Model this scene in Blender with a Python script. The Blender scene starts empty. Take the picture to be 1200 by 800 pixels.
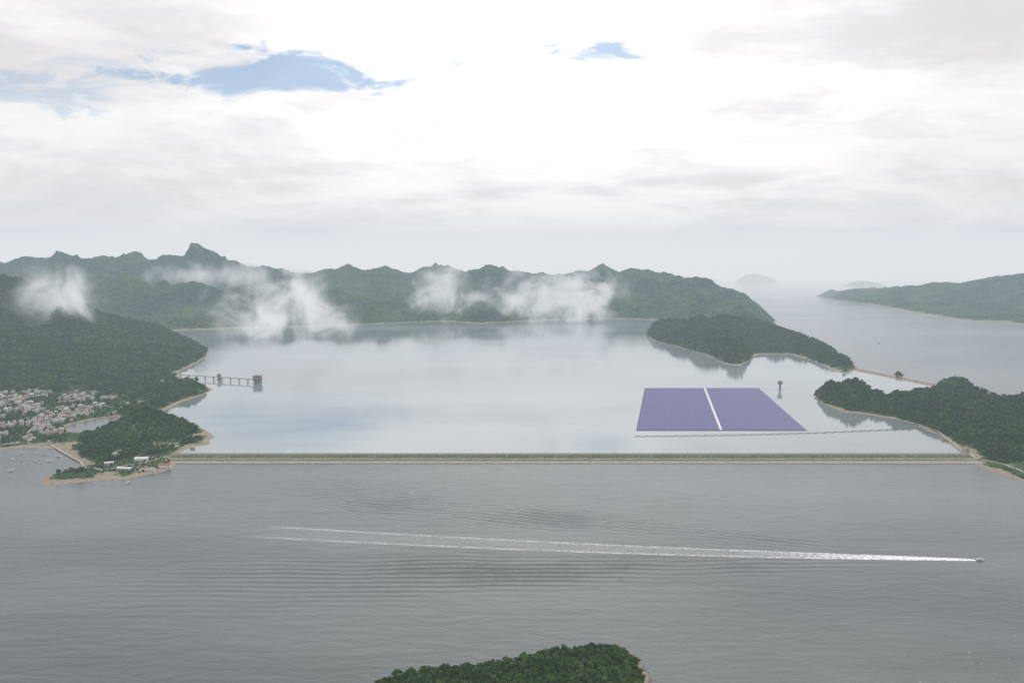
import bpy, math, random
import numpy as np
from mathutils import Vector
random.seed(7); rng=np.random.default_rng(7)
S=bpy.context.scene
S.view_settings.view_transform='Standard'; S.view_settings.look='None'; S.view_settings.exposure=0
# ------------------------------------------------------------------ image pixels to world
HC=500.0; FP=1000.0; TH=math.atan(0.102)
def ray(px,py):
    x=(px-600)/FP; y=(400-py)/FP
    return x, math.cos(TH)+y*math.sin(TH), -math.sin(TH)+y*math.cos(TH)
def G(px,py,z=0.0):            # image pixel unprojected through the camera -> metres (z level)
    x,y,zz=ray(px,py); t=(HC-z)/(-zz)
    return (x*t,y*t)
def AT(px,py,D):               # image pixel ray followed to distance D -> x, height
    x,y,zz=ray(px,py); t=D/y
    return (x*t, HC+zz*t)
# ------------------------------------------------------------------ numpy noise
perm=rng.permutation(512); GX=np.cos(perm*2*np.pi/512*37); GY=np.sin(perm*2*np.pi/512*37)
def perlin(x,y):
    xi=np.floor(x).astype(int); yi=np.floor(y).astype(int); xf=x-xi; yf=y-yi
    u=xf**3*(xf*(xf*6-15)+10); v=yf**3*(yf*(yf*6-15)+10)
    def g(ix,iy,dx,dy):
        h=perm[(perm[ix&511]+iy)&511]; return GX[h]*dx+GY[h]*dy
    a=g(xi,yi,xf,yf); b=g(xi+1,yi,xf-1,yf); c=g(xi,yi+1,xf,yf-1); d=g(xi+1,yi+1,xf-1,yf-1)
    return (a*(1-u)+b*u)*(1-v)+(c*(1-u)+d*u)*v
def fbm(x,y,o=4):
    s=0;a=1;
    for i in range(o):
        s=s+a*perlin(x*2**i+i*17.3,y*2**i-i*9.1); a*=.5
    return s
def ridged(x,y,o=4):
    s=0;a=1;n=0
    for i in range(o):
        s=s+a*(1-2*np.abs(perlin(x*2**i+i*31.7,y*2**i+i*11.9))); n+=a; a*=.5
    return s/n
def sdist(X,Y,poly):
    d=np.full(X.shape,1e9); ins=np.zeros(X.shape,bool); n=len(poly)
    for i in range(n):
        x0,y0=poly[i]; x1,y1=poly[(i+1)%n]; ex,ey=x1-x0,y1-y0
        t=np.clip(((X-x0)*ex+(Y-y0)*ey)/(ex*ex+ey*ey+1e-9),0,1)
        d=np.minimum(d,np.hypot(X-x0-t*ex,Y-y0-t*ey))
        c=((y0>Y)!=(y1>Y))
        xx=(x1-x0)*(Y-y0)/((y1-y0) if abs(y1-y0)>1e-9 else 1e-9)+x0
        ins^=(c&(X<xx))
    return np.where(ins,d,-d)
# ------------------------------------------------------------------ node helper
class NT:
    def __init__(s,tree): s.t=tree; s.t.nodes.clear()
    def n(s,typ,**kw):
        nd=s.t.nodes.new(typ)
        for k,v in kw.items():
            if k=='ins':
                for kk,vv in v.items():
                    if hasattr(vv,'is_output'): s.t.links.new(vv,nd.inputs[kk])
                    else: nd.inputs[kk].default_value=vv
            else: setattr(nd,k,v)
        return nd
    def m(s,op,a,b=None,c=None,clamp=False):
        nd=s.t.nodes.new('ShaderNodeMath'); nd.operation=op; nd.use_clamp=clamp
        for i,v in enumerate((a,b,c)):
            if v is None: continue
            if hasattr(v,'is_output'): s.t.links.new(v,nd.inputs[i])
            else: nd.inputs[i].default_value=v
        return nd.outputs[0]
    def ss(s,v,a,b,o0=0.,o1=1.):
        nd=s.n('ShaderNodeMapRange',interpolation_type='SMOOTHSTEP',ins={0:v,1:a,2:b,3:o0,4:o1}); return nd.outputs[0]
    def mix(s,f,a,b):
        nd=s.t.nodes.new('ShaderNodeMix'); nd.data_type='RGBA'
        for i,v in ((0,f),(6,a),(7,b)):
            if hasattr(v,'is_output'): s.t.links.new(v,nd.inputs[i])
            else: nd.inputs[i].default_value=(tuple(v)+(1,) if i and len(v)==3 else v)
        return nd.outputs[2]
    def noise(s,vec,scale,detail=4,rough=.55,dist=0.):
        return s.n('ShaderNodeTexNoise',ins={'Vector':vec,'Scale':scale,'Detail':detail,'Roughness':rough,'Distortion':dist}).outputs[0]
    def vec(s,op,a,b):
        return s.n('ShaderNodeVectorMath',operation=op,ins={0:a,1:b}).outputs[0]
    def l(s,a,b): s.t.links.new(a,b)
def newmat(name):
    m=bpy.data.materials.new(name); m.use_nodes=True; return m,NT(m.node_tree)
def simple(name,col,rough=.8,var=.25,scale=.2,metal=0):
    m,n=newmat(name)
    out=n.n('ShaderNodeOutputMaterial'); pos=n.n('ShaderNodeNewGeometry').outputs['Position']
    f=n.noise(pos,scale,3,.65)
    a=tuple(c*(1-var) for c in col); b=tuple(min(1,c*(1+var)) for c in col)
    p=n.n('ShaderNodeBsdfPrincipled',ins={'Base Color':n.mix(n.ss(f,.3,.7),a,b),'Roughness':rough,'Metallic':metal})
    n.l(p.outputs[0],out.inputs[0]); return m
# ------------------------------------------------------------------ materials
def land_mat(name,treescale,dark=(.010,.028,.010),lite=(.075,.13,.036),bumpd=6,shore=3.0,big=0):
    m,n=newmat(name)
    out=n.n('ShaderNodeOutputMaterial'); geo=n.n('ShaderNodeNewGeometry'); pos=geo.outputs['Position']
    z=n.n('ShaderNodeSeparateXYZ',ins={0:pos}).outputs[2]
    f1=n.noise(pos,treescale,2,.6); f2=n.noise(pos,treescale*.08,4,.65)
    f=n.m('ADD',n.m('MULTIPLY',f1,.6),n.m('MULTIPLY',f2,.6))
    c=n.mix(n.ss(f,.45,.75),dark,lite)  # broad noise also paints cloud-shadow variation into the vegetation colour
    bare=n.ss(n.noise(pos,treescale*.12,4,.65),.6,.7)
    c=n.mix(n.m('MULTIPLY',bare,.45),c,(.11,.13,.055))
    wob=n.m('ADD',z,n.m('MULTIPLY',n.m('SUBTRACT',n.noise(pos,.012,2,.6),.5),shore*2.2))
    sh=n.ss(wob,shore*.9,shore*1.25,1,0)
    rock=n.mix(f1,(.20,.16,.11),(.46,.38,.29))
    c=n.mix(sh,c,rock)
    hb=n.m('MULTIPLY',f1,float(bumpd))
    if big: hb=n.m('ADD',hb,n.m('MULTIPLY',f2,float(big)))
    b=n.n('ShaderNodeBump',ins={'Strength':.9,'Distance':1.,'Height':hb})
    p=n.n('ShaderNodeBsdfPrincipled',ins={'Base Color':c,'Roughness':.95,'Specular IOR Level':.05,'Normal':b.outputs[0]})
    n.l(p.outputs[0],out.inputs[0]); return m
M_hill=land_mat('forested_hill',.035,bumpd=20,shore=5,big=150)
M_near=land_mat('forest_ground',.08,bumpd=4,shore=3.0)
M_isle=land_mat('island_ground',.2,bumpd=2,shore=2.0)
M_far=land_mat('far_hill',.02,bumpd=10,shore=4)

bx,by=G(1143,656); ex,ey=G(290,622)
TL=math.hypot(ex-bx,ey-by); tdx,tdy=(ex-bx)/TL,(ey-by)/TL
def water_mat(name,body,ior0,ior1,rough,calm,kelvin=False):
    m,n=newmat(name)
    out=n.n('ShaderNodeOutputMaterial'); pos=n.n('ShaderNodeNewGeometry').outputs['Position']
    st=n.vec('MULTIPLY',pos,(.35,1,1))
    h=n.m('MULTIPLY',n.noise(st,.05,5,.64),2.0*calm)
    patch=n.noise(st,.0016,4,.6)
    if kelvin:
        rel=n.vec('SUBTRACT',pos,(bx,by,0))
        s=n.n('ShaderNodeVectorMath',operation='DOT_PRODUCT',ins={0:rel,1:(tdx,tdy,0)}).outputs['Value']
        t=n.n('ShaderNodeVectorMath',operation='DOT_PRODUCT',ins={0:rel,1:(-tdy,tdx,0)}).outputs['Value']
        ta=n.m('ABSOLUTE',t)
        r=n.m('DIVIDE',ta,n.m('MAXIMUM',s,1.))
        nk=n.noise(pos,.005,1,.5)
        env=n.m('MULTIPLY',n.ss(r,.06,.18),n.ss(r,.20,.36,1,0))
        env=n.m('MULTIPLY',env,n.m('MULTIPLY',n.ss(s,20,480),n.ss(s,750,1500,1,0)))
        env=n.m('MULTIPLY',env,n.ss(nk,.35,.6,.4,1.))
        cur=n.m('POWER',n.m('MAXIMUM',s,1.),.5)
        ph=n.m('SUBTRACT',ta,n.m('ADD',n.m('MULTIPLY',s,.10),n.m('MULTIPLY',cur,1.6)))
        ph=n.m('ADD',ph,n.m('MULTIPLY',nk,32.))
        wv=n.m('SINE',n.m('MULTIPLY',ph,2*math.pi/18.))
        h=n.m('ADD',h,n.m('MULTIPLY',n.m('MULTIPLY',wv,env),.66))
    b=n.n('ShaderNodeBump',ins={'Strength':1.0,'Distance':1.0,'Height':h})
    bc=n.mix(n.ss(patch,.3,.7),tuple(c*.8 for c in body),tuple(c*1.25 for c in body))
    rg=n.m('ADD',rough,n.m('MULTIPLY',n.ss(patch,.35,.65),.08))
    p=n.n('ShaderNodeBsdfPrincipled',ins={'Base Color':bc,'Roughness':rg,'IOR':n.ss(patch,.32,.68,ior0,ior1),'Normal':b.outputs[0]})  # IOR patches stand in for cloud reflections on the water
    n.l(p.outputs[0],out.inputs[0]); return m
M_sea=water_mat('sea_water',(.074,.088,.088),1.45,1.98,.12,.85,True)
M_res=water_mat('reservoir_water',(.25,.285,.295),3.0,3.9,.02,.07)

def mesh_obj(name,verts,faces,mats,parent=None,smooth=False,mi=None):
    me=bpy.data.meshes.new(name); me.from_pydata(verts,[],faces)
    for m in (mats if isinstance(mats,(list,tuple)) else [mats]): me.materials.append(m)
    if smooth: me.polygons.foreach_set('use_smooth',[True]*len(me.polygons))
    if mi is not None: me.polygons.foreach_set('material_index',mi)
    me.update(); o=bpy.data.objects.new(name,me); S.collection.objects.link(o)
    if parent: o.parent=parent
    return o
def empty(name,loc=(0,0,0)):
    o=bpy.data.objects.new(name,None); o.location=loc; S.collection.objects.link(o); return o
class MB:  # mesh builder
    def __init__(s): s.v=[];s.f=[];s.m=[]
    def quad(s,a,b,c,d,m=0):
        i=len(s.v); s.v+= [a,b,c,d]; s.f.append((i,i+1,i+2,i+3)); s.m.append(m)
    def box(s,cx,cy,z0,sx,sy,sz,m=0,rot=0,tx=1.,ty=1.):
        i=len(s.v); c,sn=math.cos(rot),math.sin(rot)
        for k,(zz,fx,fy) in enumerate(((z0,1,1),(z0+sz,tx,ty))):
            for X,Y in ((-1,-1),(1,-1),(1,1),(-1,1)):
                x=X*sx/2*fx;y=Y*sy/2*fy; s.v.append((cx+x*c-y*sn,cy+x*sn+y*c,zz))
        for f in ((3,2,1,0),(4,5,6,7),(0,1,5,4),(1,2,6,5),(2,3,7,6),(3,0,4,7)):
            s.f.append(tuple(i+q for q in f)); s.m.append(m)
    def cyl(s,cx,cy,z0,r0,r1,h,m=0,n=12,cap=True):
        i=len(s.v)
        for zz,r in ((z0,r0),(z0+h,r1)):
            for k in range(n):
                a=2*math.pi*k/n; s.v.append((cx+r*math.cos(a),cy+r*math.sin(a),zz))
        for k in range(n):
            s.f.append((i+k,i+(k+1)%n,i+n+(k+1)%n,i+n+k)); s.m.append(m)
        if cap: s.f.append(tuple(i+n+k for k in range(n))); s.m.append(m)
    def tf(s,loc,rot):
        c,sn=math.cos(rot),math.sin(rot)
        s.v=[(loc[0]+x*c-y*sn,loc[1]+x*sn+y*c,loc[2]+z) for x,y,z in s.v]
    def obj(s,name,mats,parent=None,smooth=False): return mesh_obj(name,s.v,s.f,mats,parent,smooth,s.m)
# ------------------------------------------------------------------ water sheets
R=90000
mesh_obj('sea',[(-R,-20000,0),(R,-20000,0),(R,R*1.4,0),(-R,R*1.4,0)],[(0,1,2,3)],M_sea)
rp=[(212,537),(150,510),(150,400),(100,386),(250,378),(520,370),(760,366),(900,372),(912,396),(935,405),(965,414),(990,428),(1006,433),(1108,453),(1130,470),(1150,534),(1142,537)]
mesh_obj('reservoir',[(*G(*p),.4) for p in rp],[tuple(range(len(rp)))],M_res)
# ------------------------------------------------------------------ terrain
LANDS={}
def land(name,poly,peaks,res,edge,base,mat,amp,nsc,detail,flat=None,cut=None,ero=.3,ridges=(),cx_=.8):
    P=np.array([G(*p) for p in poly],float)
    x0,y0=P.min(0)-3*res; x1,y1=P.max(0)+3*res
    xs=np.arange(x0,x1,res); ys=np.arange(y0,y1,res); X,Y=np.meshgrid(xs,ys)
    wx=fbm(X/(nsc*.35),Y/(nsc*.35),4)*edge*.25
    d=sdist(X,Y,P)+wx*.6
    acc=np.zeros_like(X); crest=np.zeros_like(X)
    Xw=X+fbm(X/nsc+5,Y/nsc,3)*nsc*.25; Yw=Y+fbm(X/nsc,Y/nsc+9,3)*nsc*.25
    for (px,pt,D,rx,ry) in peaks:
        cx,z=AT(px,pt,D)
        g=np.exp(-((Xw-cx)/rx)**2-((Yw-D)/ry)**2)
        acc+= np.maximum(z,1)**6*g**6; crest=np.maximum(crest,g**3)
    for pts,rf,rb in ridges:     # crest lines traced in image pixels: height and distance interpolated along the range
        q=sorted((AT(px,pt,D)[0],AT(px,pt,D)[1],D) for px,pt,D in pts); q=np.array(q)
        zr=np.interp(X,q[:,0],q[:,1],left=q[0,1]*.6,right=q[-1,1]*.5); Dr=np.interp(X,q[:,0],q[:,2])+fbm(X/(nsc*1.2),X*0+3.3,3)*nsc*.15
        dy=Y-Dr; sp_=1+1.1*(ridged(X/(nsc*.55)+7,Y/(nsc*2.4),3)-.45)      # spurs running down from the crest
        g=np.exp(-(np.abs(dy)/(np.where(dy<0,rf,rb)*np.maximum(sp_,.3)))**1.2)
        acc+=np.maximum(zr,1)**6*g**6; crest=np.maximum(crest,np.exp(-(dy/(rf*.2))**2))
    h=acc**(1/6.)
    rd=ridged(X/nsc,Y/nsc,6)*.7+ridged(X/(nsc*.4)+3,Y/(nsc*.4),4)*.3
    er=ero*(1-cx_*crest)
    h=base+h*(1-er+er*rd*1.45)+amp*fbm(X/(nsc*.3),Y/(nsc*.3),4)*(1-.3*crest)
    h=np.maximum(h,base*.5)
    k=np.clip(d/edge,0,1); k=k*(2-k)
    h=h*k+detail*np.clip(d/20,0,1)*fbm(X/14.,Y/14.,2)
    h=np.maximum(h,np.clip(d*.25,0,1.5))
    if flat is not None:
        fd=np.clip(sdist(X,Y,np.array([G(*p) for p in flat]))/30+.5,0,1)
        h=h*(1-fd)+np.minimum(h,4.5+fbm(X/80,Y/80,2))*fd
    h=np.where(d<0,np.maximum(-6,d*.3),h)
    if cut is not None:
        cd=sdist(X,Y,np.array([G(*p) for p in cut])); h=np.where(cd>0,-3,np.minimum(h,1+np.maximum(-cd,0)*.5))
    ny,nx=X.shape
    V=np.stack([X,Y,h],-1).reshape(-1,3)
    idx=np.arange(nx*ny).reshape(ny,nx)
    a,b,c,e=idx[:-1,:-1],idx[:-1,1:],idx[1:,1:],idx[1:,:-1]
    F=np.stack([a,b,c,e],-1).reshape(-1,4)
    H=h.reshape(-1); keep=(H[F].max(1)>-2); F=F[keep]
    used=np.unique(F); mp=np.zeros(nx*ny,int); mp[used]=np.arange(len(used))
    o=mesh_obj(name,V[used].tolist(),mp[F].tolist(),mat,smooth=True)
    LANDS[name]=(xs,ys,h,res); return o
def hgt(name,x,y):
    xs,ys,h,res=LANDS[name]
    fx=np.clip((np.asarray(x)-xs[0])/res,0,len(xs)-1.001); fy=np.clip((np.asarray(y)-ys[0])/res,0,len(ys)-1.001)
    i=fx.astype(int); j=fy.astype(int); u=fx-i; v=fy-j
    return (h[j,i]*(1-u)+h[j,i+1]*u)*(1-v)+(h[j+1,i]*(1-u)+h[j+1,i+1]*u)*v
town=[(-120,520),(-60,466),(40,460),(110,461),(142,470),(142,486),(120,492),(80,497),(78,522),(40,522)]
marina=[(95,552),(110,545),(140,541),(200,538),(206,546),(190,553),(150,560),(105,560)]
flatA=[(-160,528),(-100,468),(40,460),(110,461),(150,470),(142,486),(112,495),(100,512),(78,530)]
A=[(-600,527),(-100,527),(0,527),(40,524),(75,527),(90,538),(108,545),(85,550),(55,556),(50,563),(58,569),(110,563),(150,560),(190,553),(206,547),(208,533),(225,524),(243,521),(252,512),(238,501),(205,489),(190,483),(215,470),(240,463),(250,456),(235,449),(214,445),(205,438),(225,428),(243,418),(246,411),(225,404),(190,396),(160,387),(100,382),(-600,382)]
land('left_hillside',A,[(-80,380,3700,400,400),(10,395,3800,260,380),(75,405,3850,200,350),(130,412,3900,180,300),(180,415,4000,150,250),(150,440,3450,120,160),(40,440,3300,200,160),(-60,440,3200,200,180),(215,412,4200,110,110),(-250,350,3600,500,500),
  (225,452,3020,60,60),(165,483,2390,75,105),(215,499,2400,45,60),(130,493,2430,60,60),(80,549,2010,50,18)],
  8,90,7,M_near,14,400,2.5,flat=flatA,cut=[(80,507),(77,499),(108,491),(138,488),(139,496),(112,508)],ero=.6,
  ridges=[([(-600,290,4600),(-300,300,4600),(-100,312,4600),(0,326,4550),(25,332,4500),(60,350,4500),(100,366,4450),(135,374,4500),(165,386,4550),(200,395,4600),(235,404,4450)],620,500)])
B=[(-900,392),(0,389),(160,388),(230,386),(300,384),(400,381),(520,376),(560,379),(620,376),(700,373),(760,374),(830,378),(905,382),(908,376),(898,366),(885,358),(868,351),(855,346),(820,341),(500,335),(-900,335)]
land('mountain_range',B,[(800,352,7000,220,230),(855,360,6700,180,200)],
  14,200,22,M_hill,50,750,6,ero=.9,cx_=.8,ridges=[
  ([(-900,294,8200),(-300,298,8200),(-100,304,8200),(0,311,8200),(40,306,8200),(80,300,8200),(110,308,8200),(130,304,8200),(160,298,8300),(175,304,8300),(190,298,8300),(212,302,8300),(238,294,8300),(262,303,8300),(290,314,8300),(330,319,8300),(370,323,8400),(405,314,8400),(425,321,8400),(450,315,8400),(480,324,8400),(515,313,8500),(545,322,8500),(570,310,8500),(600,319,8500),(640,326,8500),(690,321,8300),(705,314,8200),(725,321,8200),(742,316,8200),(775,324,8100),(810,328,7900),(835,331,7700),(862,341,7500),(880,352,7300),(900,368,7100)],900,700),
  ([(-900,330,6600),(-100,335,6600),(0,342,6600),(60,329,6650),(110,340,6700),(150,324,6750),(185,342,6750),(225,330,6800),(262,349,6700),(310,341,6600),(360,356,6700),(400,343,6700),(450,356,6800),(520,338,6900),(560,355,7000),(600,338,7100),(640,356,7100),(700,338,7100),(760,354,7050),(810,344,6950),(850,356,6850),(890,368,6700)],420,330)])
Mi=[(757,392),(762,385),(790,379),(830,376),(860,378),(905,380),(912,386),(935,391),(965,402),(995,420),(1006,432),(995,438),(975,434),(955,424),(925,415),(890,415),(878,422),(868,429),(850,427),(825,415),(790,405),(765,399)]
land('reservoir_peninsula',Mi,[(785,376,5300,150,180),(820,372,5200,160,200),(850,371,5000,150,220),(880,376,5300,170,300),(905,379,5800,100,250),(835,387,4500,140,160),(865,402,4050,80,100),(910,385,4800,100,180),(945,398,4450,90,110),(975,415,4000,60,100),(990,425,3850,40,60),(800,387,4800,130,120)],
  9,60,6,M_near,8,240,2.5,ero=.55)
Dp=[(953,462),(962,456),(985,454),(1010,455),(1035,460),(1045,466),(1070,464),(1095,455),(1125,452),(1150,458),(1165,464),(1200,468),(1600,490),(1600,700),(1200,564),(1165,553),(1143,545),(1140,534),(1120,522),(1098,509),(1070,498),(1040,490),(1025,487),(985,482),(962,472)]
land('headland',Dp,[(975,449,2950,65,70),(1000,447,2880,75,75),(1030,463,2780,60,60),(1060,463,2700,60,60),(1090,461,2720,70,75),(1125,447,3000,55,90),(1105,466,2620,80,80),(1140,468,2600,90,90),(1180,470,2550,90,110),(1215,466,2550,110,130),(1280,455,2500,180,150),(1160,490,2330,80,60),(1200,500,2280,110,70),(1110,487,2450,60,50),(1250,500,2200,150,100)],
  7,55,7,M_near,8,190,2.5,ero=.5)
E=[(955,347),(985,352),(1010,355),(1050,362),(1080,367),(1110,372),(1140,376),(1175,377),(1200,381),(1600,410),(1600,345),(1150,340),(1000,343)]
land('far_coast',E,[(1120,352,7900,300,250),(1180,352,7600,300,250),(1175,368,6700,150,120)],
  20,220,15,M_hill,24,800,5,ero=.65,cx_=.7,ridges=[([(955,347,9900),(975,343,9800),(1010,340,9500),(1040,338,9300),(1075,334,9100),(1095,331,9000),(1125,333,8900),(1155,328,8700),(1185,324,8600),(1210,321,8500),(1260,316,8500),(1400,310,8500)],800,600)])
land('islet',[(860,331),(875,333),(895,333),(912,331),(900,329),(870,329)],[(880,321,15300,330,300),(895,325,15300,300,300)],30,200,5,M_far,4,500,2)
land('islet',[(988,335),(1005,337),(1040,336),(1035,333),(1000,333)],[(1005,329,13700,250,250),(1025,331,13700,250,250)],30,200,5,M_far,4,500,2)
land('distant_hills',[(-600,336),(150,334),(330,333),(480,333),(640,333),(660,330),(640,326),(330,326),(-600,326)],[],
  45,500,20,M_far,24,1500,5,ero=.35,ridges=[([(-600,293,13600),(0,296,13600),(40,294,13600),(70,299,13600),(120,296,13600),(200,298,13600),(265,293,13800),(300,302,13800),(340,306,13800),(385,309,13800),(430,311,13800),(470,309,13800),(540,316,13800),(640,322,13800)],1400,1000)])
land('knoll',[(1045,441),(1051,445),(1058,445),(1060,441),(1052,438)],[(1052,436,3520,22,45)],5,18,4,M_near,2,60,1.5)
FI=[(430,812),(442,799),(465,791),(500,785),(540,783),(600,777),(650,766),(690,760),(725,760),(742,768),(752,780),(762,797),(758,812),(700,860),(500,860)]
land('foreground_island',FI,[(490,775,1045,45,35),(540,772,1040,45,35),(590,767,1050,40,35),(640,758,1060,40,35),(685,748,1065,34,40),(715,752,1060,25,35),(640,775,1000,60,40)],
  3,20,5,M_isle,3,60,.8,ero=.2)
# shore boulders round the seaward point of the near island
MR_=simple('shore_rock',(.34,.29,.23),.9,.35,.4)
b=MB(); FIp=np.array([G(*q) for q in FI])
for i in range(len(FIp)-3):
    (xa,ya),(xb,yb)=FIp[i],FIp[i+1]; L0=math.hypot(xb-xa,yb-ya); dens_=1.1 if 8<=i<=11 else .25
    for _ in range(int(L0*dens_)):
        t=random.random(); x=xa+(xb-xa)*t+random.gauss(0,2.6); y=ya+(yb-ya)*t+random.gauss(0,2.6); s_=random.uniform(.5,2.0)
        b.cyl(x,y,-1,s_*1.1,s_*.45,1+s_*random.uniform(.5,1.1),0,random.choice([5,6,7]))
b.obj('shore_boulders',[MR_])
# ------------------------------------------------------------------ trees (instanced forest)
mt,n=newmat('tree_leaves')
out=n.n('ShaderNodeOutputMaterial'); rnd=n.n('ShaderNodeObjectInfo').outputs['Random']; pos=n.n('ShaderNodeNewGeometry').outputs['Position']
c=n.mix(rnd,(.018,.058,.008),(.090,.165,.024)); c2=n.mix(rnd,(.05,.12,.015),(.16,.225,.04))
c=n.mix(n.ss(n.noise(pos,.5,1,.6),.35,.7),c,c2); c=n.mix(n.ss(n.noise(pos,.012,2,.6),.38,.62),n.mix(.45,c,(.010,.030,.008)),c)
p=n.n('ShaderNodeBsdfDiffuse',ins={0:c}); n.l(p.outputs[0],out.inputs[0])
M_leaf=mt; M_bark=simple('bark',(.09,.07,.05),.9)
def tree(k,col,dens,s0,s1):
    r=random.Random(k); b=MB(); H=r.uniform(5.5,8.5)
    b.cyl(0,0,-1.5,.32,.16,H*.6+1.5,1,6)
    lobes=[(0,0,H*.72,2.6)]
    for i in range(r.randint(5,8)):
        a=r.uniform(0,6.28); d=r.uniform(1.4,2.9); z=H*r.uniform(.42,.9)
        lobes.append((d*math.cos(a),d*math.sin(a),z,r.uniform(1.1,2.0)))
        x,y=d*math.cos(a)*.7,d*math.sin(a)*.7
        i0=len(b.v); b.v+=[(-.1,0,H*.3),(.1,0,H*.3),(x+.04,y,z-.3),(x-.04,y,z-.3)]; b.f.append((i0,i0+1,i0+2,i0+3)); b.m.append(1)
    for (lx,ly,lz,lr) in lobes:
        for q in range(int(dens*lr)):
            v=Vector((r.gauss(0,1),r.gauss(0,1),r.gauss(0,1))).normalized()
            rr=lr*(r.uniform(.55,1.08)); cpt=Vector((lx,ly,lz))+Vector((v.x*rr,v.y*rr,v.z*rr*.75))
            nn=(v+Vector((r.gauss(0,.45),r.gauss(0,.45),r.gauss(0,.45)+.3))).normalized()
            t=nn.orthogonal().normalized(); u=nn.cross(t); s=r.uniform(s0,s1)
            an=r.uniform(0,6.28); t,u=t*math.cos(an)+u*math.sin(an),u*math.cos(an)-t*math.sin(an)
            b.quad(*[tuple(cpt+t*s*A_+u*s*B_) for A_,B_ in ((-1,-.6),(.8,-.8),(1,.7),(-.7,1))],0)
    me=bpy.data.meshes.new('tree'); me.from_pydata(b.v,[],b.f); me.materials.append(M_leaf); me.materials.append(M_bark)
    me.polygons.foreach_set('material_index',b.m); o=bpy.data.objects.new('tree_variant',me); col.objects.link(o)
def mkgn(tree_col):
    gn=bpy.data.node_groups.new('scatter','GeometryNodeTree')
    gn.interface.new_socket('Geometry',in_out='INPUT',socket_type='NodeSocketGeometry'); gn.interface.new_socket('Geometry',in_out='OUTPUT',socket_type='NodeSocketGeometry')
    N=gn.nodes; gi=N.new('NodeGroupInput'); go=N.new('NodeGroupOutput'); ci=N.new('GeometryNodeCollectionInfo'); ci.inputs[0].default_value=tree_col
    ci.inputs['Separate Children'].default_value=True; ci.inputs['Reset Children'].default_value=True
    ip=N.new('GeometryNodeInstanceOnPoints'); ip.inputs['Pick Instance'].default_value=True
    na=N.new('GeometryNodeInputNamedAttribute'); na.data_type='FLOAT_VECTOR'; na.inputs[0].default_value='rot3'
    nb=N.new('GeometryNodeInputNamedAttribute'); nb.data_type='FLOAT_VECTOR'; nb.inputs[0].default_value='scl3'
    L=gn.links.new
    L(gi.outputs[0],ip.inputs['Points']); L(ci.outputs[0],ip.inputs['Instance']); L(na.outputs[0],ip.inputs['Rotation']); L(nb.outputs[0],ip.inputs['Scale']); L(ip.outputs[0],go.inputs[0])
    return gn
colN=bpy.data.collections.new('tree_variants'); colF=bpy.data.collections.new('far_tree_variants')
for k in range(6): tree(k+1,colN,18,.45,.9); tree(k+1,colF,6,.9,1.5)
GN_N=mkgn(colN); GN_F=mkgn(colF)
def forest(name,landname,bounds,sp,smin,smax,zmin=3.0,excl=(),dens=.9,zmax=1e9,inside=None,gn=None):
    x0,x1,y0,y1=bounds
    xs,ys=np.meshgrid(np.arange(x0,x1,sp),np.arange(y0,y1,sp)); x=xs.ravel()+rng.uniform(-.5,.5,xs.size)*sp; y=ys.ravel()+rng.uniform(-.5,.5,xs.size)*sp
    z=hgt(landname,x,y); k=(z>zmin)&(z<zmax)&(rng.random(x.size)<dens)
    for pl in excl: k&=sdist(x,y,np.array([G(*q) for q in pl]))<0
    if inside: k&=sdist(x,y,np.array([G(*q) for q in inside]))>0
    k&=(np.abs(x/y)<.70)
    x,y,z=x[k],y[k],z[k]; nn=len(x)
    me=bpy.data.meshes.new(name); me.from_pydata(np.stack([x,y,z-.5],-1).tolist(),[],[])
    s=rng.uniform(smin,smax,nn); sc=np.stack([s*rng.uniform(.85,1.2,nn),s*rng.uniform(.85,1.2,nn),s*rng.uniform(.75,1.15,nn)],-1)
    ro=np.stack([rng.uniform(-.12,.12,nn),rng.uniform(-.12,.12,nn),rng.uniform(0,6.28,nn)],-1)
    for nm,arr in (('rot3',ro),('scl3',sc)):
        at=me.attributes.new(nm,'FLOAT_VECTOR','POINT'); at.data.foreach_set('vector',arr.astype(np.float32).ravel())
    o=bpy.data.objects.new(name,me); S.collection.objects.link(o); md=o.modifiers.new('scatter','NODES'); md.node_group=gn or GN_F
    print(name,nn); return o
lag=[(76,510),(74,497),(108,489),(142,486),(142,498),(112,511)]
forest('forest','foreground_island',(-220,200,880,1120),4.6,.55,1.15,2.4,dens=.96,gn=GN_N)
forest('forest','left_hillside',(-3000,-600,1900,2750),10,.8,1.6,5.0,excl=(town,marina,lag))
forest('forest','left_hillside',(-3800,-600,2750,5300),16,1.3,2.5,5.5,excl=(town,))
forest('forest','headland',(800,2300,2000,3200),9.5,.8,1.6,5.0)
forest('forest','reservoir_peninsula',(700,2000,3600,6200),14,1.2,2.2,5.5)
forest('forest','knoll',(1400,1800,3300,3700),8,.5,.9,3)
forest('forest','left_hillside',(-2000,-800,2200,3000),13,.7,1.25,3.2,inside=town,dens=.7)
forest('forest','left_hillside',(-1300,-700,1900,2200),12,.5,.9,2.0,inside=marina,dens=.6)
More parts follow.
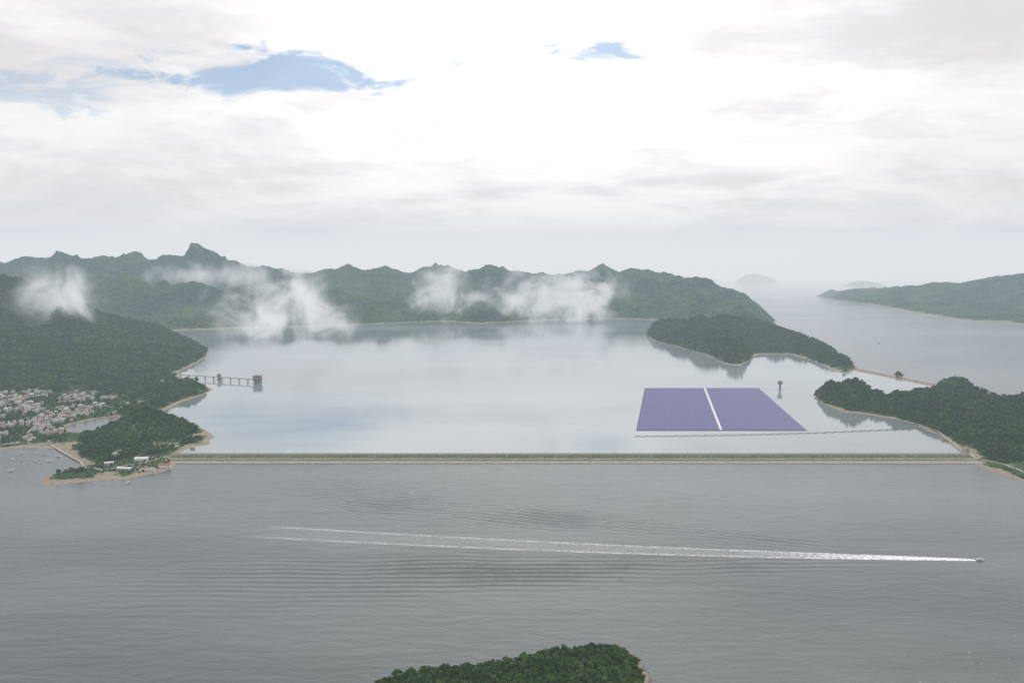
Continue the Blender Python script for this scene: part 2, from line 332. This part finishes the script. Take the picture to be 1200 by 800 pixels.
# ------------------------------------------------------------------ dams
M_tan=simple('riprap_tan',(.38,.33,.28),.9,.3,.25); M_rock=simple('riprap_dark',(.12,.11,.09),.9,.5,.4)
M_grass=simple('dam_grass',(.085,.11,.05),.95,.35,.05); M_road=simple('asphalt',(.10,.095,.09),.9,.1); M_conc=simple('concrete',(.44,.40,.36),.85,.15,.3)
M_red=simple('red_earth',(.32,.225,.175),.9,.25,.06); M_white=simple('white_paint',(.75,.75,.73),.6,.06)
def dam(name,p0,p1,profile,seg=60):
    e=empty(name); dx,dy=p1[0]-p0[0],p1[1]-p0[1]; Ln=math.hypot(dx,dy); dx/=Ln;dy/=Ln; nx,ny=-dy,dx
    for i in range(len(profile)-1):
        o0,z0,_,_=profile[i]; o1,z1,mt_,nm=profile[i+1]; b=MB()
        for s in range(seg):
            a=Ln*s/seg; c_=Ln*(s+1)/seg
            P=lambda q,o,z:(p0[0]+dx*q+nx*o,p0[1]+dy*q+ny*o,z)
            b.quad(P(a,o1,z1),P(c_,o1,z1),P(c_,o0,z0),P(a,o0,z0))
        b.obj(nm,mt_,e)
    return e,(dx,dy,nx,ny,Ln)
d0=(-838.,2060.); d1=(1130.,2060.)
prof=[(48,-2,None,''),(16,9.2,M_tan,'upstream_riprap'),(15.9,10.4,M_conc,'wave_wall_back'),(15.2,10.4,M_conc,'wave_wall_top'),(15.1,9.2,M_conc,'wave_wall_front'),(10,9.2,M_road,'crest_road'),(9,9.3,M_conc,'crest_kerb'),(7,8.9,M_tan,'verge'),(-17,5.0,M_grass,'grass_slope'),(-18,5.0,M_conc,'drain_channel'),(-29,4.9,M_red,'berm_track'),(-36,3.5,M_grass,'lower_grass'),(-48,.8,M_tan,'downstream_riprap'),(-54,-2,M_rock,'toe_rocks')]
dm,_=dam('main_dam',d0,d1,prof,160)
b=MB()
for i in range(66):
    x=-810+i*29.5
    b.box(x,2060-5,6.8,1.6,16,.45,0); 
    if i%2==0: b.box(x+5,2060+14,9.2,.5,.5,7,0); b.box(x+5,2060+13,16.2,.4,2.2,.25,0)
b.obj('stair_and_lamp_columns',[M_conc],dm)
p0=G(1004,433); p1=G(1110,454)
dam('side_dam',p0,p1,[(28,-2,None,''),(9,7,M_tan,'riprap'),(-5,7.1,M_conc,'crest_road'),(-26,-1.5,M_red,'riprap_front')],40)
# ------------------------------------------------------------------ floating solar array
M_pan,n=newmat('solar_panel')
out=n.n('ShaderNodeOutputMaterial'); pos=n.n('ShaderNodeNewGeometry').outputs['Position']
c=n.mix(n.noise(pos,.006,3,.6),(.085,.075,.225),(.145,.13,.31)); c=n.mix(n.ss(n.noise(pos,.09,2,.5),.4,.7),c,(.112,.10,.26))
p=n.n('ShaderNodeBsdfPrincipled',ins={'Base Color':c,'Roughness':.5,'Specular IOR Level':.25}); n.l(p.outputs[0],out.inputs[0])
M_float=simple('pontoon',(.07,.06,.15),.7,.1)
arr=empty('floating_solar_array')
tl,tm0,tm1,tr=G(757,455),G(824.6,455),G(827,455),G(888,455); bl,bm0,bm1,br=G(747,504),G(843.5,504),G(846.5,504),G(943,504)
b=MB(); z=.9
b.quad((bl[0]-4,bl[1]-4,z),(br[0]+4,br[1]-4,z),(tr[0]+4,tr[1]+4,z),(tl[0]-4,tl[1]+4,z)); b.box((bl[0]+br[0])/2,bl[1]-5.5,.0,br[0]-bl[0]+8,3,1.3)
b.obj('pontoon_deck',M_float,arr)
b=MB(); rows=84
def lp(a,c_,t): return (a[0]+(c_[0]-a[0])*t,a[1]+(c_[1]-a[1])*t)
for (q0,q1,q2,q3) in ((bl,bm0,tm0,tl),(bm1,br,tr,tm1)):
    for r_ in range(rows):
        t0=(r_+.06)/rows; t1=(r_+.92)/rows
        for cidx in range(12):
            u0=(cidx+.01)/12; u1=(cidx+.99)/12
            a=lp(lp(q0,q3,t0),lp(q1,q2,t0),u0); b2=lp(lp(q0,q3,t0),lp(q1,q2,t0),u1); c3=lp(lp(q0,q3,t1),lp(q1,q2,t1),u1); d4=lp(lp(q0,q3,t1),lp(q1,q2,t1),u0)
            b.quad((*a,1.3),(*b2,1.3),(*c3,1.9),(*d4,1.9))
b.obj('panel_rows',M_pan,arr)
b=MB(); b.quad((*bm0,1.6),(*bm1,1.6),(*tm1,1.6),(*tm0,1.6)); b.obj('service_walkway',M_white,arr)
M_buoy=simple('buoy',(.06,.06,.055),.7,.3,.5)
b=MB(); a=G(745,511.5); c_=G(1078,502); q0=None
for i in range(150):
    t=i/149; x=a[0]+(c_[0]-a[0])*t; y=a[1]+(c_[1]-a[1])*t-22*math.sin(math.pi*t)+3.5*math.sin(i*1.3)
    b.cyl(x,y,.3,1.9,1.2,1.9,0,8)
    if q0: b.quad((q0[0],q0[1]-.25,.8),(x,y-.25,.8),(x,y+.25,.8),(q0[0],q0[1]+.25,.8))
    q0=(x,y)
b.obj('floating_boom',[M_buoy])
# ------------------------------------------------------------------ intake towers and access bridge
M_brick=simple('tower_brick',(.32,.22,.20),.8,.15); M_grey=simple('tower_grey',(.25,.26,.27),.8,.2); M_glass=simple('window_glass',(.03,.04,.05),.2,.2)
def intake(name,loc,rot,w,h,deckz):
    e=empty(name); 
    b=MB()
    for sx in(-1,1):
        for sy in(-1,1): b.box(sx*w*.36,sy*w*.28,-3,w*.16,w*.16,deckz+3)
    b.box(0,0,deckz,w*1.12,w*.9,1.2); b.box(0,0,-3,w*.35,w*.35,deckz+3); b.tf((*loc,0),rot); b.obj('legs_and_platform',M_grey,e)
    b=MB(); b.box(0,0,deckz+1.2,w,w*.75,h); b.tf((*loc,0),rot); b.obj('walls',M_brick,e)
    b=MB(); b.box(0,0,deckz+1.2+h,w*1.12,w*.88,1.0); b.box(0,0,deckz+2.2+h,w*.5,w*.4,2.2); b.tf((*loc,0),rot); b.obj('roof',M_conc,e)
    b=MB()
    for f in range(2):
        for k in range(5):
            x=-w*.4+k*w*.2; zz=deckz+2.2+f*h*.45
            for sy in(-1,1): b.box(x,sy*(w*.375+.03),zz,w*.11,.1,h*.28)
    b.tf((*loc,0),rot); b.obj('windows',M_glass,e); return e
T1=G(302,449); T2=G(257,445.5); T0=G(207,443)
intake('intake_tower',T1,.1,32,16,14); intake('gate_house',T2,.1,14,9,14)
b=MB(); dx,dy=T1[0]-T0[0],T1[1]-T0[1]; Ln=math.hypot(dx,dy); rot=math.atan2(dy,dx)
b.box(Ln/2,0,13.2,Ln,6,1.6,0)
for sy in(-3,3): b.box(Ln/2,sy,14.8,Ln,.25,1.1,0)
for i in range(10):
    x=20+i*(Ln-25)/9; b.box(x,0,-3,3.2,5.5,16.2,0); b.box(x,0,11.4,7,6.2,1.75,0)
b.tf((*T0,0),rot); b.obj('access_bridge',[M_conc])
V=G(914,456.5)
e=empty('valve_tower'); b=MB(); b.cyl(0,0,-3,4.2,3.8,21,0,16); b.cyl(0,0,18,3.8,9,4,0,16); b.cyl(0,0,22,9,9,8.5,0,16); b.cyl(0,0,30.5,9.8,9.8,.9,0,16); b.cyl(0,0,31.4,3,2.6,3,0,12); b.tf((*V,0),0); b.obj('shaft_and_head',M_grey,e)
b=MB()
for k in range(12):
    a=k*math.pi/6; b.box(V[0]+9.02*math.cos(a),V[1]+9.02*math.sin(a),24.5,.2,2.2,3.2,0,a)
b.obj('windows',M_glass,e)
# ------------------------------------------------------------------ houses
cols=[(.66,.64,.61),(.58,.46,.40),(.70,.68,.65),(.52,.42,.37),(.62,.57,.52),(.74,.73,.72),(.5,.49,.48)]
roofs=[(.34,.17,.12),(.42,.40,.38),(.30,.29,.29),(.42,.32,.27),(.58,.57,.55)]
MW=[simple('render_wall',c,.85,.1,.3) for c in cols]; MR=[simple('roof_tile',c,.85,.2,.4) for c in roofs]
def house_mesh(k):
    r=random.Random(k*3+1); w=r.uniform(9,13); d=r.uniform(8,12); st=r.choice([2,3,3,3,4]); h=3.0*st; b=MB()
    b.box(0,0,-2,w,d,h+2,0)
    if k%3==0:
        b.box(0,0,h,w+1,d+1,.3,1); b.box(0,0,h+.3,w+.8,d+.8,2.3,1,tx=.45,ty=.1)
    else:
        for sx,sy,ww,dd in ((0,1,w,.3),(0,-1,w,.3),(1,0,.3,d-.6),(-1,0,.3,d-.6)): b.box(sx*(w/2-.15),sy*(d/2-.15),h,ww,dd,1.0,0)
        b.box(0,0,h+.004,w-.62,d-.62,.1,1); b.box(w*.22,d*.2,h+.1,3.2,3,2.4,0); b.box(w*.22,d*.2,h+2.5,3.6,3.4,.2,1)
    for f in range(st):
        for i in range(3):
            x=-w*.32+i*w*.32
            for sy in(-1,1): b.box(x,sy*(d/2+.02),f*3+.9,1.7,.08,1.4,2)
        for i in range(2):
            for sx in(-1,1): b.box(sx*(w/2+.02),-d*.22+i*d*.44,f*3+.9,.08,1.6,1.4,2)
        if f: b.box(0,-(d/2+.6),f*3-.1,w*.6,1.15,.18,0); b.box(0,-(d/2+1.15),f*3+.08,w*.6,.1,.8,0)
    me=bpy.data.meshes.new('village_house'); me.from_pydata(b.v,[],b.f)
    for m in (MW[k%7],MR[(k*2+k//3)%5],M_glass): me.materials.append(m)
    me.polygons.foreach_set('material_index',b.m); return me
HM=[house_mesh(k) for k in range(14)]
tp=np.array([G(*q) for q in town]); cnt=0
for hy in np.arange(2190,3100,20):
    for hx in np.arange(-2000,-900,18.5):
        x=hx+random.uniform(-4,4); y=hy+random.uniform(-4,4)
        if sdist(np.array([x]),np.array([y]),tp)[0]<6: continue
        if perlin(np.array([x/110]),np.array([y/110]))[0]<.0: continue
        z=float(hgt('left_hillside',x,y)); 
        if z<1.5 or abs(x/y)>.64 or random.random()<.2: continue
        o=bpy.data.objects.new('village_house',random.choice(HM)); o.location=(x,y,z); o.rotation_euler[2]=random.choice([0,.0,1.57])+.25+random.uniform(-.15,.15); s=random.uniform(.8,1.2); o.scale=(s,s,s*random.uniform(.9,1.1)); S.collection.objects.link(o); cnt+=1
print('houses',cnt)
def put_house(px,py,s=1.,rot=0.,k=None,ln='left_hillside',sx=1.):
    x,y=G(px,py,5); z=float(hgt(ln,x,y)); o=bpy.data.objects.new('village_house',HM[k] if k is not None else random.choice(HM)); o.location=(x,y,max(z,2)); o.rotation_euler[2]=rot; o.scale=(s*sx,s,s); S.collection.objects.link(o)
for q in ((150,476),(160,474),(185,446),(190,450),(182,467),(140,532),(135,536)): put_house(*q,rot=random.uniform(0,1))
for q in ((1150,467),(1158,468),(1165,466),(1132,528)): put_house(*q,s=1.2,ln='headland',rot=random.uniform(0,1))
def hall(name,px,py,L_,W_,H_,rot,wall,roof):
    x,y=G(px,py,4); z=max(float(hgt('left_hillside',x,y)),2.); e=empty(name,(x,y,z)); e.rotation_euler[2]=rot
    b=MB(); b.box(0,0,-2,L_,W_,H_+2); b.obj('walls',wall,e)
    b=MB(); n_=8
    for s_ in range(n_):
        a0=math.pi*s_/n_; a1=math.pi*(s_+1)/n_; Y=lambda a:-math.cos(a)*(W_/2+.5); Z=lambda a:H_+.02+math.sin(a)*W_*.22
        b.quad((-L_/2-.5,Y(a0),Z(a0)),(L_/2+.5,Y(a0),Z(a0)),(L_/2+.5,Y(a1),Z(a1)),(-L_/2-.5,Y(a1),Z(a1)))
        for sx in(-1,1): b.quad((sx*(L_/2+.4),Y(a0),H_),(sx*(L_/2+.4),Y(a0),Z(a0)),(sx*(L_/2+.4),Y(a1),Z(a1)),(sx*(L_/2+.4),Y(a1),H_))
    b.obj('roof',roof,e); b=MB()
    for k in range(int(L_/5)): b.box(-L_/2+2.5+k*5,-(W_/2+.03),.6,2.6,.1,2.4)
    b.obj('doors',M_glass,e)
M_rr=simple('red_roof',(.42,.13,.08),.7,.15)
hall('boat_shed',166,541,30,14,6,.1,M_white,M_white); hall('boat_shed',193,547,26,13,7,.3,M_white,M_rr); hall('boat_shed',146,550,34,10,4,-.1,MW[2],M_white); hall('boat_shed',176,551,22,9,4,.2,M_white,MR[1]); hall('boat_shed',128,545,20,9,4,.3,MW[0],M_white)
def road(name,pts,w,ln,mat=M_road,lift=.5):
    P=[G(*p,4) for p in pts]; Q=[]
    for i in range(len(P)-1):
        for s_ in range(10): Q.append(lp(P[i],P[i+1],s_/10))
    Q.append(P[-1]); b=MB(); prev=None
    for i,q in enumerate(Q):
        a=Q[max(i-1,0)]; c_=Q[min(i+1,len(Q)-1)]; dx,dy=c_[0]-a[0],c_[1]-a[1]; l=math.hypot(dx,dy); nx,ny=-dy/l,dx/l
        l_=(q[0]+nx*w/2,q[1]+ny*w/2); r_=(q[0]-nx*w/2,q[1]-ny*w/2)
        z=max(float(hgt(ln,*q)),float(hgt(ln,*l_)),float(hgt(ln,*r_)),1.5)+lift
        cur=((*l_,z),(*r_,z))
        if prev: b.quad(prev[1],cur[1],cur[0],prev[0])
        prev=cur
    b.obj(name,mat)
road('road',[(207,538),(185,541),(160,545),(120,551),(100,549),(95,540),(80,532),(60,520),(30,519),(0,521),(-40,521)],7,'left_hillside',M_tan)
road('road',[(20,519),(40,500),(60,484),(100,474),(140,478),(165,470)],6,'left_hillside',M_conc)
road('road',[(1139,537),(1120,521),(1100,506),(1075,497),(1040,488)],7,'headland',M_tan)
road('road',[(1139,536),(1160,540),(1200,553)],7,'headland',M_tan)
cp=[simple('car_paint',c,.4,.05) for c in ((.7,.7,.7),(.05,.05,.06),(.4,.05,.04),(.1,.15,.3),(.5,.5,.52))]
def car_mesh(mat):
    b=MB(); b.box(0,0,.35,4.5,1.8,.65,0); b.box(-.2,0,1.0,2.6,1.6,.55,1,tx=.72,ty=.85); b.box(-.2,0,1.55,1.85,1.35,.05,0)
    for sx in(-1.4,1.4):
        for sy in(-.8,.8): b.box(sx,sy,0,.64,.24,.64,2); b.box(sx,sy,.1,.44,.26,.44,2)
    me=bpy.data.meshes.new('parked_car'); me.from_pydata(b.v,[],b.f)
    for m in (mat,M_glass,M_buoy): me.materials.append(m)
    me.polygons.foreach_set('material_index',b.m); return me
CM=[car_mesh(m) for m in cp]
for i in range(46):
    px=random.uniform(125,200); py=548-(px-125)*.06+random.choice([-2.5,0,2.5]); x,y=G(px,py,4); z=float(hgt('left_hillside',x,y))
    if z<1: continue
    o=bpy.data.objects.new('parked_car',random.choice(CM)); o.location=(x,y,z+.6); o.rotation_euler[2]=1.5+random.uniform(-.1,.1); o.scale=(1.2,)*3; S.collection.objects.link(o)
# ------------------------------------------------------------------ boats
M_hull=simple('boat_hull',(.72,.72,.70),.35,.04)
def boat_mesh():
    b=MB(); st=[(-1,.8),(-.6,1),(0,1),(.45,.8),(.8,.42),(1,.03)]; L_,W_=6.,1.7; i0=len(b.v)
    for sx,w in st: b.v+=[(sx*L_,-w*W_,1.5+.35*max(sx,0)),(sx*L_*.96,-w*W_*.55,-.2),(sx*L_*.96,w*W_*.55,-.2),(sx*L_,w*W_,1.5+.35*max(sx,0))]
    for k in range(len(st)-1):
        a=i0+4*k; c_=a+4
        for j in range(3): b.f.append((a+j,a+j+1,c_+j+1,c_+j)); b.m.append(0)
        b.f.append((a+3,a,c_,c_+3)); b.m.append(0)
    b.f.append((i0,i0+1,i0+2,i0+3)); b.m.append(0)
    b.box(-.6,0,1.5,5,2.2,1.5,0,tx=.8,ty=.85); b.box(-.5,0,2.0,4.9,2.25,.55,1,tx=.9,ty=.92); b.box(-.9,0,3.02,3.6,2.0,.15,0); b.cyl(-1,0,3.1,.07,.04,2.4,0,6)
    me=bpy.data.meshes.new('motorboat'); me.from_pydata(b.v,[],b.f); me.materials.append(M_hull); me.materials.append(M_glass); me.polygons.foreach_set('material_index',b.m); return me
BM=boat_mesh()
def boat(px,py,rot,s,nm='motorboat'):
    x,y=G(px,py); o=bpy.data.objects.new(nm,BM); o.location=(x,y,.1); o.rotation_euler[2]=rot; o.scale=(s,)*3; S.collection.objects.link(o)
boat(1149,656,math.atan2(-tdy,-tdx),1.15,'speedboat')
for i in range(26): boat(random.uniform(3,85),random.uniform(530,541),random.uniform(0,6.28),random.uniform(.5,1.1))
for q in ((925,349),(1011,392),(1030,402),(12,552),(150,566)): boat(*q,random.uniform(0,6),1.3)
# ------------------------------------------------------------------ wake foam
mw,n=newmat('wake_foam'); out=n.n('ShaderNodeOutputMaterial')
uv=n.n('ShaderNodeUVMap').outputs[0]; sp=n.n('ShaderNodeSeparateXYZ',ins={0:uv}); s,t=sp.outputs[0],sp.outputs[1]
pos=n.n('ShaderNodeNewGeometry').outputs['Position']
ta=n.m('ABSOLUTE',n.m('SUBTRACT',n.m('MULTIPLY',t,2.),1.))
lw=n.ss(s,0,.5,.30,.20)
ln_=n.m('MULTIPLY',n.ss(n.m('DIVIDE',n.m('ABSOLUTE',n.m('SUBTRACT',ta,.72)),lw),0,1,1,0),1.)
core=n.m('MULTIPLY',n.ss(ta,.2,.9,1,0),n.ss(s,0.,.32,1.6,0))
mid=n.m('MULTIPLY',n.ss(ta,.5,.85,1,0),n.ss(s,.1,.9,.34,.08))
nz=n.ss(n.noise(pos,.16,4,.75),.36,.62)
nz2=n.ss(n.noise(pos,.03,2,.6),.3,.6,.4,1.)
al=n.m('ADD',n.m('MULTIPLY',n.m('MULTIPLY',ln_,nz2),n.ss(s,.1,1.,1.,.55)),n.m('ADD',core,mid))
al=n.m('MULTIPLY',al,n.m('ADD',n.m('MULTIPLY',nz,.7),.3)); al=n.m('MULTIPLY',al,n.ss(s,.93,1.,1,0)); al=n.m('MULTIPLY',al,n.ss(ta,.92,1.,1,0),clamp=True)
d=n.n('ShaderNodeBsdfDiffuse',ins={0:(.9,.92,.92,1)}); tr_=n.n('ShaderNodeBsdfTransparent'); mx=n.n('ShaderNodeMixShader',ins={0:al})
n.l(tr_.outputs[0],mx.inputs[1]); n.l(d.outputs[0],mx.inputs[2]); n.l(mx.outputs[0],out.inputs[0])
vs=[];fs=[]; K=80
for k in range(K+1):
    q=k/K; w=5+ 37*q**.7; cx=bx+tdx*TL*q; cy=by+tdy*TL*q - 18*math.sin(math.pi*q)
    vs+=[(cx-(-tdy)*w,cy-tdx*w,.35),(cx+(-tdy)*w,cy+tdx*w,.35)]
    if k<K: fs.append((2*k,2*k+1,2*k+3,2*k+2))
wk=mesh_obj('boat_wake',vs,fs,mw); ul=wk.data.uv_layers.new(name='UVMap')
for lp_ in wk.data.loops: ul.data[lp_.index].uv=((lp_.vertex_index//2)/K,lp_.vertex_index%2)
# ------------------------------------------------------------------ air: self-lit haze layer, fog bank, low clouds
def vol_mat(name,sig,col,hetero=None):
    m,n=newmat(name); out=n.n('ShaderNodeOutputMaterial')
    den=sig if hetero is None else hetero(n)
    ab=n.n('ShaderNodeVolumeAbsorption',ins={'Color':(0,0,0,1),'Density':den}); em=n.n('ShaderNodeEmission',ins={'Color':(*col,1),'Strength':den})  # emission replaces scattered light: haze, fog and clouds glow by themselves
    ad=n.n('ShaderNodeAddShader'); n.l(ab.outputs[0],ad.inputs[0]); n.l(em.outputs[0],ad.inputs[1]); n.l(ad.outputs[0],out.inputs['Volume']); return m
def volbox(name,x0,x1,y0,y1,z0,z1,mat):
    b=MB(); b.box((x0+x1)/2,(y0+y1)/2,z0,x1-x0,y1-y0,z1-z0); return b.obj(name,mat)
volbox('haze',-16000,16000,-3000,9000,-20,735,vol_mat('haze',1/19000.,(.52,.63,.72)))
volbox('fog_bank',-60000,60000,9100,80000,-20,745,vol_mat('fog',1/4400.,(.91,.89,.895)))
cloud_i=0
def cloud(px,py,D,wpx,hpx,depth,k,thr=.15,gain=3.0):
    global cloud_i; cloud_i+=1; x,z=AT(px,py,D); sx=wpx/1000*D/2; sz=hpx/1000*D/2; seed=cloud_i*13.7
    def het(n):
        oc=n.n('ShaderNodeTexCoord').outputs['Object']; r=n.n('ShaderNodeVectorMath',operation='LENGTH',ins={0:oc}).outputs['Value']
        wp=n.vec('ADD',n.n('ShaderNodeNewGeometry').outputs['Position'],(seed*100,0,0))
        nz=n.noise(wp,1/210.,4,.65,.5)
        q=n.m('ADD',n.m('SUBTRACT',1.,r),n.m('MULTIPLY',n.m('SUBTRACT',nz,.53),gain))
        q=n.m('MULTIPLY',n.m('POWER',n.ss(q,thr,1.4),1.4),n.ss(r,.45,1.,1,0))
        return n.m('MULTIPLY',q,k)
    m=vol_mat('self_lit_cloud',0,(.84,.83,.85),het); m.cycles.volume_step_rate=1.5
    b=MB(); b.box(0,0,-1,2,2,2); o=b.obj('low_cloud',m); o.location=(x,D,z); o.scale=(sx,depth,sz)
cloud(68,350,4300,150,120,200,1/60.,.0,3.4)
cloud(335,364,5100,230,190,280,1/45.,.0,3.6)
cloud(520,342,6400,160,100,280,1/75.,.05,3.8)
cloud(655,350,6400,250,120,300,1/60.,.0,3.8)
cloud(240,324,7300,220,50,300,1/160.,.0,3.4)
# ------------------------------------------------------------------ sky
W=bpy.data.worlds.new('World'); S.world=W; W.use_nodes=True; n=NT(W.node_tree)
out=n.n('ShaderNodeOutputWorld'); g=n.n('ShaderNodeTexCoord').outputs['Generated']; sp=n.n('ShaderNodeSeparateXYZ',ins={0:g}); X,Y,Z=sp.outputs
sky=n.n('ShaderNodeTexSky',sky_type='NISHITA',sun_disc=False,sun_elevation=math.radians(48),sun_rotation=math.radians(40),altitude=500)
bg1=n.n('ShaderNodeBackground',ins={'Strength':.12,'Color':sky.outputs[0]})
yy=n.m('MAXIMUM',Y,.05); u=n.m('DIVIDE',X,yy); v=n.m('DIVIDE',Z,yy)
zz=n.m('ADD',n.m('MAXIMUM',Z,0.),.07)
cu=n.m('DIVIDE',X,zz); cv=n.m('DIVIDE',Y,zz)
pl=n.n('ShaderNodeCombineXYZ',ins={0:cu,1:cv,2:0.}).outputs[0]
n1=n.noise(pl,.6,6,.6,.4)
n3=n.noise(n.vec('MULTIPLY',g,(5.,5.,18.)),1.0,6,.62,.4)
f=n.m('ADD',n.m('MULTIPLY',n1,.55),n.m('MULTIPLY',n3,.45))
fs_=n.ss(f,.38,.60)
cl=n.mix(fs_,(.78,.755,.78),(1.02,1.0,.99))
gl=n.n('ShaderNodeVectorMath',operation='DOT_PRODUCT',ins={0:g,1:Vector((.04,.95,.22)).normalized()}).outputs['Value']
glf=n.m('MULTIPLY',n.ss(gl,.90,1.),n.ss(f,.38,.56,.3,.9))
cl=n.mix(glf,cl,(1.3,1.27,1.25))
lowc=n.mix(n.ss(n3,.34,.64),(.76,.74,.765),(.97,.925,.91))
cl=n.mix(n.ss(Z,.03,.17,.8,0.),cl,lowc)
cl=n.mix(n.ss(Z,-.01,.07,1.,0),cl,(.85,.84,.855))
hi=n.m('MULTIPLY',n.ss(Z,.28,.42),n.ss(n1,.35,.65,.5,0.))
cl=n.mix(hi,cl,(.40,.40,.42))  # dark cloud patches added above the view for the sea to mirror
bg2=n.n('ShaderNodeBackground',ins={'Strength':1.0,'Color':cl})
wn=n.m('SUBTRACT',n.noise(n.n('ShaderNodeCombineXYZ',ins={0:n.m('MULTIPLY',u,1.),1:n.m('MULTIPLY',v,3.5),2:0.}).outputs[0],9.,5,.62,.6),.5)
def hole(px,py,rx,ry,w=2.6):
    a,b_,c_=ray(px,py); u0=a/b_; v0=c_/b_
    du=n.m('DIVIDE',n.m('SUBTRACT',u,u0),rx/1000); dv=n.m('DIVIDE',n.m('SUBTRACT',v,v0),ry/1000)
    r=n.m('SQRT',n.m('ADD',n.m('MULTIPLY',du,du),n.m('MULTIPLY',dv,dv)))
    return n.ss(n.m('SUBTRACT',n.m('ADD',1.,n.m('MULTIPLY',wn,w)),r),-.1,.7)
hh=n.m('MAXIMUM',n.m('MAXIMUM',hole(310,84,160,28,4.5),n.m('MULTIPLY',hole(60,112,130,24,4.5),.6)),n.m('MAXIMUM',hole(715,58,70,12,5),n.m('MULTIPLY',hole(110,72,60,10,4),.3)))
hh=n.m('MULTIPLY',hh,n.ss(Y,.1,.3))
mx=n.n('ShaderNodeMixShader',ins={0:n.m('MULTIPLY',hh,.85)}); n.l(bg2.outputs[0],mx.inputs[1]); n.l(bg1.outputs[0],mx.inputs[2]); n.l(mx.outputs[0],out.inputs[0])
sun=bpy.data.lights.new('sun','SUN'); sun.energy=1.5; sun.angle=math.radians(10); sun.color=(1,.96,.9)
so=bpy.data.objects.new('sun',sun); S.collection.objects.link(so)
el,az=math.radians(48),math.radians(40); dv=Vector((math.sin(az)*math.cos(el),math.cos(az)*math.cos(el),math.sin(el))); so.rotation_euler=dv.to_track_quat('Z','Y').to_euler()
# ------------------------------------------------------------------ camera
cam=bpy.data.cameras.new('camera'); cam.lens=30; cam.sensor_width=36; cam.clip_start=1; cam.clip_end=400000
co=bpy.data.objects.new('camera',cam); co.location=(0,0,HC); co.rotation_euler=(math.pi/2-TH,0,0); S.collection.objects.link(co); S.camera=co
